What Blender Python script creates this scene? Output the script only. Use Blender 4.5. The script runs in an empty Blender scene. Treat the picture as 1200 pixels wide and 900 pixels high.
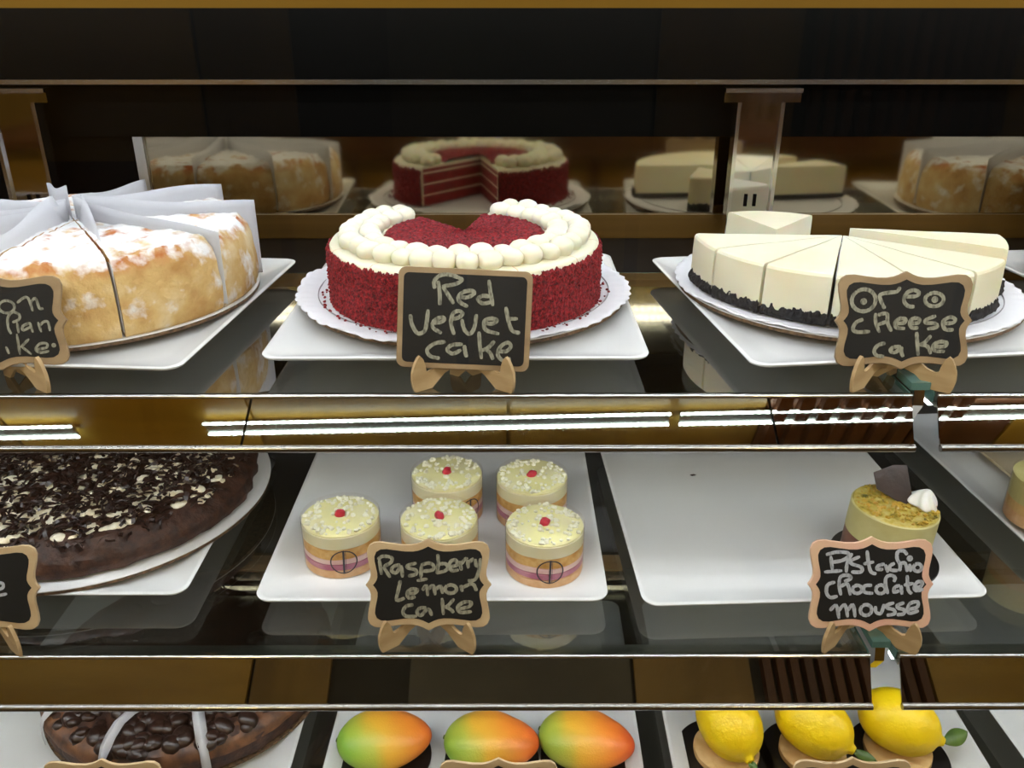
import bpy, bmesh, math, random
from mathutils import Vector, Matrix, noise
R = math.radians
S = bpy.context.scene
COL = S.collection

# ------------------------------------------------------------------ camera, world, exposure
cam_d = bpy.data.cameras.new('camera'); cam_d.sensor_width = 36; cam_d.lens = 30.0; cam_d.clip_start = .02
cam = bpy.data.objects.new('camera', cam_d); COL.objects.link(cam)
cam.location = (0, 0, 0); cam.rotation_euler = (R(90 - 24.0), 0, R(-0.15))
S.camera = cam
cam_d.dof.use_dof = False
w = bpy.data.worlds.new('world'); S.world = w; w.use_nodes = True
w.node_tree.nodes['Background'].inputs[0].default_value = (1, .9, .75, 1)
w.node_tree.nodes['Background'].inputs[1].default_value = .05
S.view_settings.view_transform = 'Standard'; S.view_settings.look = 'None'
S.view_settings.gamma = 1; S.view_settings.exposure = -0.1; S.view_settings.use_curve_mapping = False
CANOPY_LED = 21.0; REAR_FILL = 28.0; SHELF_LED = 27.0; ROOM_LED = 34.0
S.cycles.max_bounces = 10; S.cycles.transparent_max_bounces = 24; S.cycles.glossy_bounces = 6
S.cycles.diffuse_bounces = 3; S.cycles.sample_clamp_indirect = 4.0
S.cycles.caustics_reflective = True; S.cycles.caustics_refractive = False

# ------------------------------------------------------------------ materials
MATS = {}
def srgb(c):
    return tuple((x/12.92 if x <= .04045 else ((x+.055)/1.055)**2.4) for x in [v/255 for v in c]) + (1,)
def mat(name, rgb=(200, 200, 200), rough=.5, metal=0., var=None, scale=40., detail=4, bump=0., bscale=None,
        stops=None, spec=.5, sss=0., trans=0., coat=0., stretch=None, kind='noise'):
    """noise-varied principled material. var: second colour; stops: [(pos,rgb)...] ramp"""
    m = bpy.data.materials.new(name); m.use_nodes = True; nt = m.node_tree; n = nt.nodes; l = nt.links
    b = n['Principled BSDF']
    b.inputs['Base Color'].default_value = srgb(rgb); b.inputs['Roughness'].default_value = rough
    b.inputs['Metallic'].default_value = metal; b.inputs['Specular IOR Level'].default_value = spec
    b.inputs['Coat Weight'].default_value = coat; b.inputs['Coat Roughness'].default_value = .05
    if sss:
        b.inputs['Subsurface Weight'].default_value = sss; b.inputs['Subsurface Radius'].default_value = (.01, .006, .003)
        b.inputs['Subsurface Scale'].default_value = .6
    tc = n.new('ShaderNodeTexCoord'); vec = tc.outputs['Object']
    if stretch:
        mp = n.new('ShaderNodeMapping'); mp.inputs['Scale'].default_value = stretch
        l.new(vec, mp.inputs[0]); vec = mp.outputs[0]
    if var or stops:
        if kind == 'voronoi':
            t = n.new('ShaderNodeTexVoronoi'); t.inputs['Scale'].default_value = scale; out = t.outputs['Color']
        else:
            t = n.new('ShaderNodeTexNoise'); t.inputs['Scale'].default_value = scale; t.inputs['Detail'].default_value = detail
            out = t.outputs['Fac']
        l.new(vec, t.inputs['Vector'])
        rp = n.new('ShaderNodeValToRGB'); st = stops or [(.35, rgb), (.65, var)]
        e = rp.color_ramp.elements
        e[0].position = st[0][0]; e[0].color = srgb(st[0][1]); e[1].position = st[-1][0]; e[1].color = srgb(st[-1][1])
        for p, c in st[1:-1]:
            x = e.new(p); x.color = srgb(c)
        l.new(out, rp.inputs[0]); l.new(rp.outputs[0], b.inputs['Base Color'])
    if bump:
        t2 = n.new('ShaderNodeTexNoise'); t2.inputs['Scale'].default_value = bscale or scale; t2.inputs['Detail'].default_value = 5
        l.new(vec, t2.inputs['Vector'])
        bp = n.new('ShaderNodeBump'); bp.inputs['Strength'].default_value = bump; bp.inputs['Distance'].default_value = .002
        l.new(t2.outputs['Fac'], bp.inputs['Height']); l.new(bp.outputs[0], b.inputs['Normal'])
    MATS[name] = m
    return m
def glass(name, tint=(235, 245, 240), f0=.04, rough=.0, gain=1.0):
    m = bpy.data.materials.new(name); m.use_nodes = True; nt = m.node_tree; n = nt.nodes; l = nt.links
    n.remove(n['Principled BSDF']); out = n['Material Output']
    g = n.new('ShaderNodeNewGeometry'); d = n.new('ShaderNodeVectorMath'); d.operation = 'DOT_PRODUCT'
    l.new(g.outputs['Normal'], d.inputs[0]); l.new(g.outputs['Incoming'], d.inputs[1])
    def M(op, a, b=None):
        x = n.new('ShaderNodeMath'); x.operation = op
        for i, v in enumerate((a, b)):
            if v is None: continue
            if isinstance(v, (int, float)): x.inputs[i].default_value = v
            else: l.new(v, x.inputs[i])
        return x.outputs[0]
    x = M('SUBTRACT', 1., M('ABSOLUTE', d.outputs['Value']))
    f = M('MINIMUM', M('MULTIPLY', M('ADD', M('MULTIPLY', M('POWER', x, 5.), 1 - f0), f0), gain), 1.)
    tr = n.new('ShaderNodeBsdfTransparent'); tr.inputs[0].default_value = srgb(tint)
    gl = n.new('ShaderNodeBsdfGlossy'); gl.inputs['Roughness'].default_value = rough
    mx = n.new('ShaderNodeMixShader'); l.new(f, mx.inputs[0]); l.new(tr.outputs[0], mx.inputs[1]); l.new(gl.outputs[0], mx.inputs[2])
    l.new(mx.outputs[0], out.inputs[0]); return m
def led(name, rgb, strength, period=.012, dots=True):
    m = bpy.data.materials.new(name); m.use_nodes = True; nt = m.node_tree; n = nt.nodes; l = nt.links
    n.remove(n['Principled BSDF']); em = n.new('ShaderNodeEmission'); em.inputs[0].default_value = srgb(rgb)
    em.inputs[1].default_value = strength
    if dots:
        tc = n.new('ShaderNodeTexCoord'); sx = n.new('ShaderNodeSeparateXYZ'); l.new(tc.outputs['Object'], sx.inputs[0])
        a = n.new('ShaderNodeMath'); a.operation = 'MULTIPLY'; a.inputs[1].default_value = math.tau/period; l.new(sx.outputs[0], a.inputs[0])
        b = n.new('ShaderNodeMath'); b.operation = 'SINE'; l.new(a.outputs[0], b.inputs[0])
        c = n.new('ShaderNodeMath'); c.operation = 'MULTIPLY_ADD'; c.inputs[1].default_value = strength*.7; c.inputs[2].default_value = strength
        l.new(b.outputs[0], c.inputs[0]); l.new(c.outputs[0], em.inputs[1])
    l.new(em.outputs[0], n['Material Output'].inputs[0]); return m

m_porcelain = mat('white_porcelain', (232, 232, 232), .12, spec=.5)
m_steel = mat('polished_steel', (215, 212, 208), .06, 1.)
m_fascia = mat('mirror_steel_fascia', (186, 180, 168), .012, 1.)
m_lip = mat('steel_lip', (225, 222, 218), .16, 1.)
m_lip2 = mat('steel_lip_lower', (170, 165, 158), .2, 1.)
m_edge = mat('brushed_steel_edge', (215, 215, 212), .3, 1.)
m_black = mat('black_lacquer', (3, 3, 2), .6, var=(5, 4, 3), scale=5, spec=.03)
m_darkback = mat('dark_bronze_panel', (30, 26, 22), .3, var=(40, 34, 28), scale=3)
m_bronze = mat('bronze_door_bar', (112, 82, 34), .35, .6, var=(92, 66, 28), scale=6, stretch=(.2, 1, 8))
m_mirror = mat('tinted_door_mirror', (164, 152, 126), .06, 1., )
m_gold = mat('golden_wood_trim', (172, 142, 52), .4, var=(148, 120, 44), scale=8, stretch=(.3, 4, 4))
m_glass = glass('shelf_glass', (224, 227, 223), .17, gain=1.7)
m_glassedge = mat('green_glass_edge', (95, 130, 122), .08, spec=.8, var=(60, 92, 88), scale=15)
m_front = glass('front_glass', (250, 252, 250), .02)
m_film = glass('acetate_film', (252, 250, 248), .03, .03, .8)
m_wood = mat('room_wood', (158, 124, 56), .45, var=(126, 96, 42), scale=4, stretch=(1, 1, .15), detail=6)
m_woodl = mat('room_wood_light', (198, 158, 66), .45, var=(168, 130, 50), scale=4, stretch=(.15, 1, 1), detail=6)
m_slat = mat('slat_wood', (112, 70, 44), .5, var=(88, 52, 32), scale=6, stretch=(1, 1, .2))
m_dark = mat('dark_wall', (34, 30, 28), .6, var=(44, 40, 36), scale=4)
m_grey = mat('grey_wall', (104, 98, 88), .6, var=(88, 82, 74), scale=3)
m_tile = mat('floor_tile', (96, 78, 58), .4, var=(80, 64, 48), scale=3)
m_board = mat('cake_board_white', (235, 233, 232), .45)
m_corr = mat('corrugated_edge', (120, 92, 64), .8, var=(60, 45, 32), scale=260, kind='noise')
m_blackboard = mat('black_cake_board', (22, 21, 22), .35)
m_paper = mat('baking_paper', (240, 240, 245), .55, bump=.25, bscale=60)
# papers let light through
_b = m_paper.node_tree.nodes['Principled BSDF']
_tl = m_paper.node_tree.nodes.new('ShaderNodeBsdfTranslucent'); _tl.inputs[0].default_value = srgb((245, 243, 246))
_tp = m_paper.node_tree.nodes.new('ShaderNodeBsdfTransparent')
_mx = m_paper.node_tree.nodes.new('ShaderNodeMixShader'); _mx.inputs[0].default_value = .35
_m2 = m_paper.node_tree.nodes.new('ShaderNodeMixShader'); _m2.inputs[0].default_value = .07
m_paper.node_tree.links.new(_b.outputs[0], _mx.inputs[1]); m_paper.node_tree.links.new(_tl.outputs[0], _mx.inputs[2])
m_paper.node_tree.links.new(_mx.outputs[0], _m2.inputs[1]); m_paper.node_tree.links.new(_tp.outputs[0], _m2.inputs[2])
m_paper.node_tree.links.new(_m2.outputs[0], m_paper.node_tree.nodes['Material Output'].inputs[0])
m_doily = mat('paper_doily', (238, 237, 243), .7, bump=.2, bscale=90)
m_cream = mat('ivory_frosting', (250, 243, 218), .42, sss=.25, bump=.15, bscale=120)
m_redcrumb = mat('red_cake_crumb', (130, 18, 28), .85, stops=[(.3, (58, 6, 14)), (.5, (122, 14, 26)), (.72, (168, 34, 42))], scale=420, bump=.9, bscale=300)
m_redspg = mat('red_sponge', (120, 16, 22), .85, var=(150, 30, 34), scale=160, bump=.5)
m_cheese = mat('cheesecake_cream', (248, 242, 217), .4, sss=.3, var=(244, 235, 203), scale=14, bump=.08, bscale=60)
m_cookie = mat('black_cookie_crumb', (22, 21, 24), .8, var=(40, 38, 40), scale=300, bump=1., bscale=350)
m_choc = mat('dark_chocolate', (40, 24, 18), .32, var=(54, 33, 24), scale=60, bump=.3, bscale=120)
m_fudge = mat('fudge_cake', (72, 42, 26), .6, stops=[(.3, (36, 20, 14)), (.55, (66, 38, 24)), (.78, (88, 54, 34))], scale=90, bump=1., bscale=140)
m_shav = mat('chocolate_shaving', (34, 20, 16), .3, var=(54, 34, 27), scale=90)
m_mallow = mat('white_cream_patch', (250, 243, 224), .5, var=(238, 222, 190), scale=80, bump=.3)
m_caramel = mat('caramel_cake', (122, 80, 50), .5, var=(60, 36, 25), scale=70, bump=.5)
m_sponge = mat('golden_sponge', (230, 186, 112), .8, stops=[(.3, (206, 150, 76)), (.6, (234, 192, 122)), (.8, (244, 214, 158))], scale=120, bump=.5, bscale=200)
m_spongelow = mat('apricot_sponge', (222, 174, 128), .8, var=(236, 198, 156), scale=120, bump=.4)
m_berry = mat('berry_mousse', (176, 96, 130), .45, var=(200, 140, 160), scale=60)
m_pink = mat('pink_cream', (236, 190, 196), .45, var=(244, 220, 218), scale=50)
m_lemoncream = mat('lemon_cream', (244, 238, 196), .4, var=(248, 244, 216), scale=40, sss=.15)
m_lemonglaze = mat('lemon_glaze', (252, 247, 182), .2, var=(249, 243, 200), scale=30, coat=.3)
m_crumbw = mat('white_chocolate_crumb', (250, 248, 226), .5)
m_rasp = mat('raspberry_piece', (178, 20, 44), .35, var=(210, 60, 80), scale=200, bump=.8)
m_emblem = mat('emblem_ink', (58, 54, 62), .5)
m_pist = mat('pistachio_mousse', (206, 198, 138), .45, var=(196, 186, 124), scale=50)
m_mousse = mat('milk_chocolate_mousse', (128, 84, 64), .45, var=(116, 74, 56), scale=50)
m_pistglaze = mat('nut_glaze', (188, 158, 56), .25, stops=[(.3, (136, 122, 48)), (.48, (206, 184, 92)), (.7, (226, 212, 142))], scale=110, bump=.6, coat=.4)
m_nut = mat('chopped_nut', (186, 140, 44), .35, stops=[(.3, (96, 96, 34)), (.45, (190, 160, 56)), (.6, (206, 160, 60)), (.75, (232, 206, 120))], scale=70, coat=.3)
m_whip = mat('whipped_cream', (250, 248, 242), .45, sss=.15)
m_biscuit = mat('butter_biscuit', (214, 172, 110), .75, var=(226, 190, 134), scale=80, bump=.4, bscale=150)
m_lemon = mat('lemon_skin', (248, 212, 12), .42, var=(242, 202, 10), scale=20, bump=.35, bscale=260, sss=.1)
m_leaf = mat('green_leaf', (66, 96, 34), .4, var=(100, 124, 50), scale=40)
m_chalk = mat('chalk_stroke', (160, 156, 138), .9, stops=[(.34, (96, 93, 82)), (.5, (142, 138, 120)), (.8, (166, 162, 142))], scale=500, stretch=(1, 1, .25))
m_chalkw = mat('white_chalk_stroke', (190, 192, 198), .9, stops=[(.3, (136, 138, 144)), (.5, (182, 184, 192))], scale=500, stretch=(1, 1, .25))
m_slate = mat('chalkboard_panel', (24, 23, 23), .6, var=(30, 29, 28), scale=20, spec=.25)
m_ply = mat('plywood_easel', (192, 162, 118), .55, var=(174, 142, 98), scale=30, stretch=(1, 1, 4))
m_plyedge = mat('burnt_plywood_frame', (156, 130, 96), .55, var=(138, 112, 80), scale=24, stretch=(1, 1, 3))
m_plytan = mat('light_plywood_frame', (196, 170, 132), .55, var=(184, 154, 116), scale=24, stretch=(1, 1, 3))
m_plypink = mat('pink_tinted_frame', (226, 176, 154), .55, stops=[(.35, (222, 184, 150)), (.55, (226, 170, 156)), (.72, (228, 120, 150))], scale=16)
m_goldfoil = mat('gold_foil_board', (232, 208, 160), .3, .35, var=(236, 222, 196), scale=12)
m_led = led('led_white', (244, 247, 255), CANOPY_LED)
m_rearfill = led('added_rear_fill', (244, 247, 255), REAR_FILL)
m_ledshelf = led('led_shelf', (244, 247, 255), SHELF_LED)
m_ledroom = led('led_room', (215, 235, 250), ROOM_LED, .03)
def _mango(off):
    m_mango = bpy.data.materials.new('mango_glaze'); m_mango.use_nodes = True
    nt = m_mango.node_tree; n = nt.nodes; l = nt.links; b = n['Principled BSDF']
    tc = n.new('ShaderNodeTexCoord'); sx = n.new('ShaderNodeSeparateXYZ'); l.new(tc.outputs['Object'], sx.inputs[0])
    nz = n.new('ShaderNodeTexNoise'); nz.inputs['Scale'].default_value = 25; l.new(tc.outputs['Object'], nz.inputs['Vector'])
    a = n.new('ShaderNodeMath'); a.operation = 'MULTIPLY_ADD'; a.inputs[1].default_value = 9.0; a.inputs[2].default_value = off
    l.new(sx.outputs[0], a.inputs[0])
    y = n.new('ShaderNodeMath'); y.operation = 'MULTIPLY_ADD'; y.inputs[1].default_value = 5.; l.new(sx.outputs[1], y.inputs[0]); l.new(a.outputs[0], y.inputs[2])
    c = n.new('ShaderNodeMath'); c.operation = 'MULTIPLY_ADD'; c.inputs[1].default_value = .3; l.new(nz.outputs['Fac'], c.inputs[0]); l.new(y.outputs[0], c.inputs[2])
    rp = n.new('ShaderNodeValToRGB'); e = rp.color_ramp.elements
    e[0].position = .0; e[0].color = srgb((140, 186, 66)); e[1].position = 1.; e[1].color = srgb((228, 72, 44))
    for p, k in ((.16, (190, 196, 74)), (.32, (240, 184, 60)), (.62, (250, 150, 54)), (.84, (244, 106, 50))):
        x = e.new(p); x.color = srgb(k)
    l.new(c.outputs[0], rp.inputs[0]); l.new(rp.outputs[0], b.inputs['Base Color'])
    n2 = n.new('ShaderNodeTexNoise'); n2.inputs['Scale'].default_value = 500; l.new(tc.outputs['Object'], n2.inputs['Vector'])
    bp = n.new('ShaderNodeBump'); bp.inputs['Strength'].default_value = .25; bp.inputs['Distance'].default_value = .001
    l.new(n2.outputs['Fac'], bp.inputs['Height']); l.new(bp.outputs[0], b.inputs['Normal'])
    b.inputs['Roughness'].default_value = .38; return m_mango
M_MANGO = [_mango(.24), _mango(.29), _mango(.31)]
def _crust():
    """baked golden crust dusted with sugar: sugar lies on faces that look up and in loose patches"""
    m = bpy.data.materials.new('sugared_golden_crust'); m.use_nodes = True; nt = m.node_tree; n = nt.nodes; l = nt.links
    b = n['Principled BSDF']; b.inputs['Roughness'].default_value = .75
    tc = n.new('ShaderNodeTexCoord')
    def nz(s, d=4):
        t = n.new('ShaderNodeTexNoise'); t.inputs['Scale'].default_value = s; t.inputs['Detail'].default_value = d
        l.new(tc.outputs['Object'], t.inputs['Vector']); return t.outputs['Fac']
    rp = n.new('ShaderNodeValToRGB'); e = rp.color_ramp.elements
    e[0].position = .3; e[0].color = srgb((186, 140, 78)); e[1].position = .75; e[1].color = srgb((236, 218, 178))
    x = e.new(.5); x.color = srgb((214, 178, 116)); l.new(nz(32), rp.inputs[0])
    g = n.new('ShaderNodeSeparateXYZ'); l.new(tc.outputs['Object'], g.inputs[0])
    # browned band at the upper rim (z 0.052..0.062 in the slice's own frame)
    mr = n.new('ShaderNodeMapRange'); mr.inputs[1].default_value = .050; mr.inputs[2].default_value = .060; l.new(g.outputs[2], mr.inputs[0])
    mb = n.new('ShaderNodeMath'); mb.operation = 'MULTIPLY'; l.new(mr.outputs[0], mb.inputs[0])
    r2 = n.new('ShaderNodeMapRange'); r2.inputs[1].default_value = .4; r2.inputs[2].default_value = .6; l.new(nz(45), r2.inputs[0]); l.new(r2.outputs[0], mb.inputs[1])
    mx = n.new('ShaderNodeMix'); mx.data_type = 'RGBA'; l.new(mb.outputs[0], mx.inputs[0]); l.new(rp.outputs[0], mx.inputs[6])
    mx.inputs[7].default_value = srgb((186, 104, 44))
    ge = n.new('ShaderNodeNewGeometry'); sn = n.new('ShaderNodeSeparateXYZ'); l.new(ge.outputs['Normal'], sn.inputs[0])
    up = n.new('ShaderNodeMapRange'); up.inputs[1].default_value = .35; up.inputs[2].default_value = .9; up.inputs[4].default_value = .25; l.new(sn.outputs[2], up.inputs[0])
    ad = n.new('ShaderNodeMath'); l.new(up.outputs[0], ad.inputs[0]); l.new(nz(55, 6), ad.inputs[1])
    sg = n.new('ShaderNodeMapRange'); sg.inputs[1].default_value = .56; sg.inputs[2].default_value = .72; l.new(ad.outputs[0], sg.inputs[0])
    mx2 = n.new('ShaderNodeMix'); mx2.data_type = 'RGBA'; l.new(sg.outputs[0], mx2.inputs[0]); l.new(mx.outputs[2], mx2.inputs[6])
    mx2.inputs[7].default_value = srgb((246, 244, 244)); l.new(mx2.outputs[2], b.inputs['Base Color'])
    bp = n.new('ShaderNodeBump'); bp.inputs['Strength'].default_value = .8; bp.inputs['Distance'].default_value = .003
    l.new(nz(140, 6), bp.inputs['Height']); l.new(bp.outputs[0], b.inputs['Normal']); return m
m_crust = _crust()

# ------------------------------------------------------------------ helpers
def obj(name, vf, m, parent=None, smooth=False, loc=(0, 0, 0)):
    me = bpy.data.meshes.new(name); me.from_pydata([tuple(v) for v in vf[0]], [], vf[1]); me.update()
    me.materials.append(m)
    if smooth:
        me.polygons.foreach_set('use_smooth', [True]*len(me.polygons)); me.set_sharp_from_angle(angle=R(42))
    o = bpy.data.objects.new(name, me); COL.objects.link(o); o.location = loc
    if parent: o.parent = parent
    return o
def fixn(o):
    bm = bmesh.new(); bm.from_mesh(o.data); bmesh.ops.recalc_face_normals(bm, faces=bm.faces); bm.to_mesh(o.data); bm.free(); return o
def tag(o, label=None, cat=None, group=None, kind=None):
    if label: o['label'] = label
    if cat: o['category'] = cat
    if group: o['group'] = group
    if kind: o['kind'] = kind
    return o
def thing(name, label, cat, loc=(0, 0, 0), rz=0, group=None):
    o = bpy.data.objects.new(name, None); o.empty_display_size = .02; COL.objects.link(o)
    o.location = loc; o.rotation_euler = (0, 0, rz); return tag(o, label, cat, group)
def dup(root, loc, rz=None, label=None):
    r = root.copy(); COL.objects.link(r); r.location = loc
    if rz is not None: r.rotation_euler = (0, 0, rz)
    if label: r['label'] = label
    for ch in list(root.children):
        c = ch.copy(); COL.objects.link(c); c.parent = r
        for g in list(ch.children):
            d = g.copy(); COL.objects.link(d); d.parent = c
    return r
def join(*vfs):
    V, F = [], []
    for v, f in vfs:
        k = len(V); V += list(v); F += [tuple(i+k for i in q) for q in f]
    return V, F
def xf(vf, M): return [M @ Vector(v) for v in vf[0]], vf[1]
def boxv(x0, x1, y0, y1, z0, z1):
    V = [(x, y, z) for x in (x0, x1) for y in (y0, y1) for z in (z0, z1)]
    return V, [(0, 1, 3, 2), (4, 6, 7, 5), (0, 4, 5, 1), (2, 3, 7, 6), (0, 2, 6, 4), (1, 5, 7, 3)]
def bevel(o, wd=.001, seg=2):
    b = o.modifiers.new('bevel', 'BEVEL'); b.width = wd; b.segments = seg; b.limit_method = 'ANGLE'; return o
def revolve(prof, seg=48, a0=0., a1=math.tau, cap=True, disp=None, c=(0, 0)):
    """sweep an (r,z) profile around z; a full turn is closed, a sector gets flat end faces"""
    full = abs(a1-a0) > math.tau-1e-4; n = seg if full else seg+1; P = len(prof); V, F = [], []
    for i in range(n):
        a = a0+(a1-a0)*i/seg; ca, sa = math.cos(a), math.sin(a)
        for r, z in prof:
            v = Vector((c[0]+r*ca, c[1]+r*sa, z))
            if disp: v = disp(v, a, r)
            V.append(v)
    for i in range(seg):
        j = (i+1) % n
        for k in range(P-1): F.append((i*P+k, j*P+k, j*P+k+1, i*P+k+1))
    if full and not cap: pass
    elif full:
        if prof[0][0] > 1e-6: F.append(tuple(i*P for i in range(n))[::-1])
        if prof[-1][0] > 1e-6: F.append(tuple(i*P+P-1 for i in range(n)))
    elif cap:
        F.append(tuple(range(P))); F.append(tuple((n-1)*P+k for k in range(P))[::-1])
    return V, F
def ico(r, loc=(0, 0, 0), sc=(1, 1, 1), sub=1, rnd=0., rot=None):
    bm = bmesh.new(); bmesh.ops.create_icosphere(bm, subdivisions=sub, radius=1)
    V = []
    for v in bm.verts:
        p = Vector(v.co)*r*(1+random.uniform(-rnd, rnd)); p = Vector((p.x*sc[0], p.y*sc[1], p.z*sc[2]))
        if rot: p = rot @ p
        V.append(p+Vector(loc))
    F = [tuple(v.index for v in f.verts) for f in bm.faces]; bm.free(); return V, F
def rr(h, rad, z, n=7, hy=None):
    hy = hy or h; P = []
    for q, (sx, sy) in enumerate(((1, 1), (-1, 1), (-1, -1), (1, -1))):
        for k in range(n):
            a = q*math.pi/2+k*math.pi/2/(n-1)
            P.append((sx*(h-rad)+rad*math.cos(a), sy*(hy-rad)+rad*math.sin(a), z))
    return P
def loft(rings, cap0=True, cap1=True):
    V, F = [], []; n = len(rings[0])
    for r in rings: V += r
    for i in range(len(rings)-1):
        for k in range(n):
            j = (k+1) % n; F.append((i*n+k, i*n+j, (i+1)*n+j, (i+1)*n+k))
    if cap0: F.append(tuple(range(n))[::-1])
    if cap1: F.append(tuple((len(rings)-1)*n+k for k in range(n)))
    return V, F
def extrude(pts, d):
    """outline in x,z (ccw seen from -y) given thickness along +y"""
    n = len(pts); V = [(x, 0, z) for x, z in pts]+[(x, d, z) for x, z in pts]
    return V, [tuple(range(n)), tuple(range(n, 2*n))[::-1]]+[(i, i+n, (i+1) % n+n, (i+1) % n) for i in range(n)]

Z1, Z2, Z3 = -.27, -.48, -.666
# ------------------------------------------------------------------ room
def struct(name, vf, m, parent=None):
    o = obj(name, vf, m, parent)
    if not parent: o['kind'] = 'structure'
    return o
struct('floor', boxv(-4, 4, -3.2, 2.2, -1.5, -1.45), m_tile)
ceil = struct('ceiling', boxv(-4, 4, -3.2, 2.2, 1.24, 1.3), m_wood)
for i in range(8): obj('plank', boxv(-4+i*1., -4+i*1.+.985, -3.1, .2, 1.225, 1.24), (m_woodl, m_wood, m_woodl, m_wood, m_wood, m_slat, m_woodl, m_wood)[i], ceil)
for i in range(9): obj('slat', boxv(1.02+i*.085, 1.02+i*.085+.05, -3.1, -.2, 1.19, 1.225), m_slat, ceil)
wf = struct('wall_front', boxv(-4, 4, -3.2, -3.1, -1.5, 1.3), m_dark)
for i, (x0, x1, mm) in enumerate(((-4, -2.6, m_wood), (-2.58, -1.3, m_woodl), (-1.28, -.9, m_wood), (-.5, .6, m_grey), (.62, 1.2, m_wood), (2.1, 4, m_woodl))):
    obj('wall_panel', boxv(x0, x1, -3.1, -3.07, -1.45, 1.2), mm, wf)
for i in range(12): obj('slat', boxv(1.26+i*.07, 1.26+i*.07+.04, -3.1, -3.04, -1.45, 1.2), m_slat, wf)
struct('wall_left', boxv(-4.1, -4, -3.2, 2.2, -1.5, 1.3), m_wood)
struct('wall_right', boxv(4, 4.1, -3.2, 2.2, -1.5, 1.3), m_wood)
struct('wall_back', boxv(-4, 4, 2.1, 2.2, -1.5, 1.3), m_dark)
for i, (x0, x1) in enumerate(((-3.6, -1.72), (-1.2, .62), (.66, 3.4))):
    t = thing('ceiling_light', ('twin strip ceiling light reflected at the left end of the upper shelf rail',
                                'twin strip ceiling light reflected along the middle of the upper shelf rail',
                                'twin strip ceiling light reflected at the right of the upper shelf rail')[i], 'ceiling light', ((x0+x1)/2, -1.67+((x0+x1)/2)*.036, 1.19), R(2.1))
    h = (x1-x0)/2
    obj('housing', boxv(-h, h, -.03, .03, .006, .016), m_edge, t)
    for y in (-.037, .037): obj('led_strip', boxv(-h, h, y-.0038, y+.0038, -.001, .006), m_ledroom, t)
    for x in (-h*.8, h*.8): obj('hanger', boxv(x-.004, x+.004, -.004, .004, .016, .036), m_edge, t)
t = thing('service_counter', 'brown wooden counter across the shop, mirrored faintly in the case doors', 'counter', (0, -2.3, -1.45))
obj('counter_body', boxv(-2.4, 2.2, -.3, .3, 0, .86), m_woodl, t)
obj('counter_top', boxv(-2.45, 2.25, -.34, .34, .86, .9), m_slat, t)
for i in range(9): obj('batten', boxv(-2.38+i*.55, -2.34+i*.55, .3, .325, 0, .86), m_slat, t)

m_fillglobe = led('warm_fill_globe', (255, 226, 170), 130., dots=False)  # unseen globes added as fill, to brighten and warm the room
for i, (x, lb) in enumerate(((-2.2, 'unseen warm fill globe added to light the shop, farthest left'), (-.8, 'unseen warm fill globe added to light the shop, left of the middle'), (.8, 'unseen warm fill globe added to light the shop, right of the middle'), (2.2, 'unseen warm fill globe added to light the shop, farthest right'))):
    t = thing('added_fill_globe', lb, 'fill light', (x, -1.05, .60))
    obj('globe', ico(.06, sub=3), m_fillglobe, t, True)
    obj('cord', boxv(-.003, .003, -.003, .003, .06, .62), m_black, t)
    obj('fill_globe_cap', revolve([(.02, .055), (.03, .055), (.018, .085), (.0001, .09)], 24), m_bronze, t)
# ------------------------------------------------------------------ display case
case = thing('display_case', 'glass fronted refrigerated display case with black header and mirrored rear doors', 'display case')
MY = 1.0
XL, XR = -1.15, 1.25
obj('canopy', boxv(XL, XR, .345, 1.06, .045, .075), m_black, case)
obj('canopy_trim', boxv(XL, XR, .318, .344, -.0012, .075), m_gold, case)
for y in (.375, .425): obj('led_strip', boxv(XL, XR, y-.006, y+.006, .030, .038), m_led, case)
obj('led_strip', boxv(XL, XR, .70, .712, .033, .041), m_rearfill, case)  # added fill strip, evens the light from front to back
obj('led_strip', boxv(XL, XR, .93, .942, .033, .041), m_rearfill, case)  # added fill strip out of view, brightens the backs of the cakes
obj('light_tray', boxv(XL, XR, .36, .44, .038, .045), m_edge, case)
obj('header', boxv(XL, XR, MY-.004, MY+.02, -.1372, .045), m_black, case)
obj('header_rail', boxv(XL, XR, MY-.052, MY-.045, -.0772, -.0725), m_lip, case)
obj('header_shelf', boxv(XL, XR, MY-.043, MY-.004, -.079, -.076), m_black, case)
_V, _F = boxv(-.416, XR, MY+.001, MY+.012, -.226, -.1372)
door = obj('rear_door', ([(x, y+(z+.226)*math.tan(R(.6)), z) for x, y, z in _V], _F), m_mirror, case)
obj('door_edge', boxv(-.427, -.416, MY-.004, MY+.012, -.226, -.1372), m_edge, door)
obj('door_frame', boxv(XL, -.427, MY+.006, MY+.02, -.226, -.1372), m_black, case)
obj('door_bottom_bar', boxv(XL, XR, MY-.004, MY+.014, -.254, -.226), m_bronze, case)
obj('rear_panel', boxv(XL, XR, MY+.002, MY+.02, -.98, -.254), m_darkback, case)
obj('side_panel', boxv(XL-.02, XL, .345, MY+.02, -1.0, .075), m_black, case)
obj('side_panel', boxv(XR, XR+.02, .345, MY+.02, -1.0, .075), m_black, case)
obj('case_floor', boxv(XL, XR, .345, MY+.02, -1.0, -.98), m_edge, case)
obj('base_cabinet', boxv(XL, XR, .36, MY+.02, -1.45, -1.0), m_wood, case)
obj('front_glass', boxv(XL, XR, .345, .351, -1.0, .045), m_front, case)
PY = .962
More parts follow.
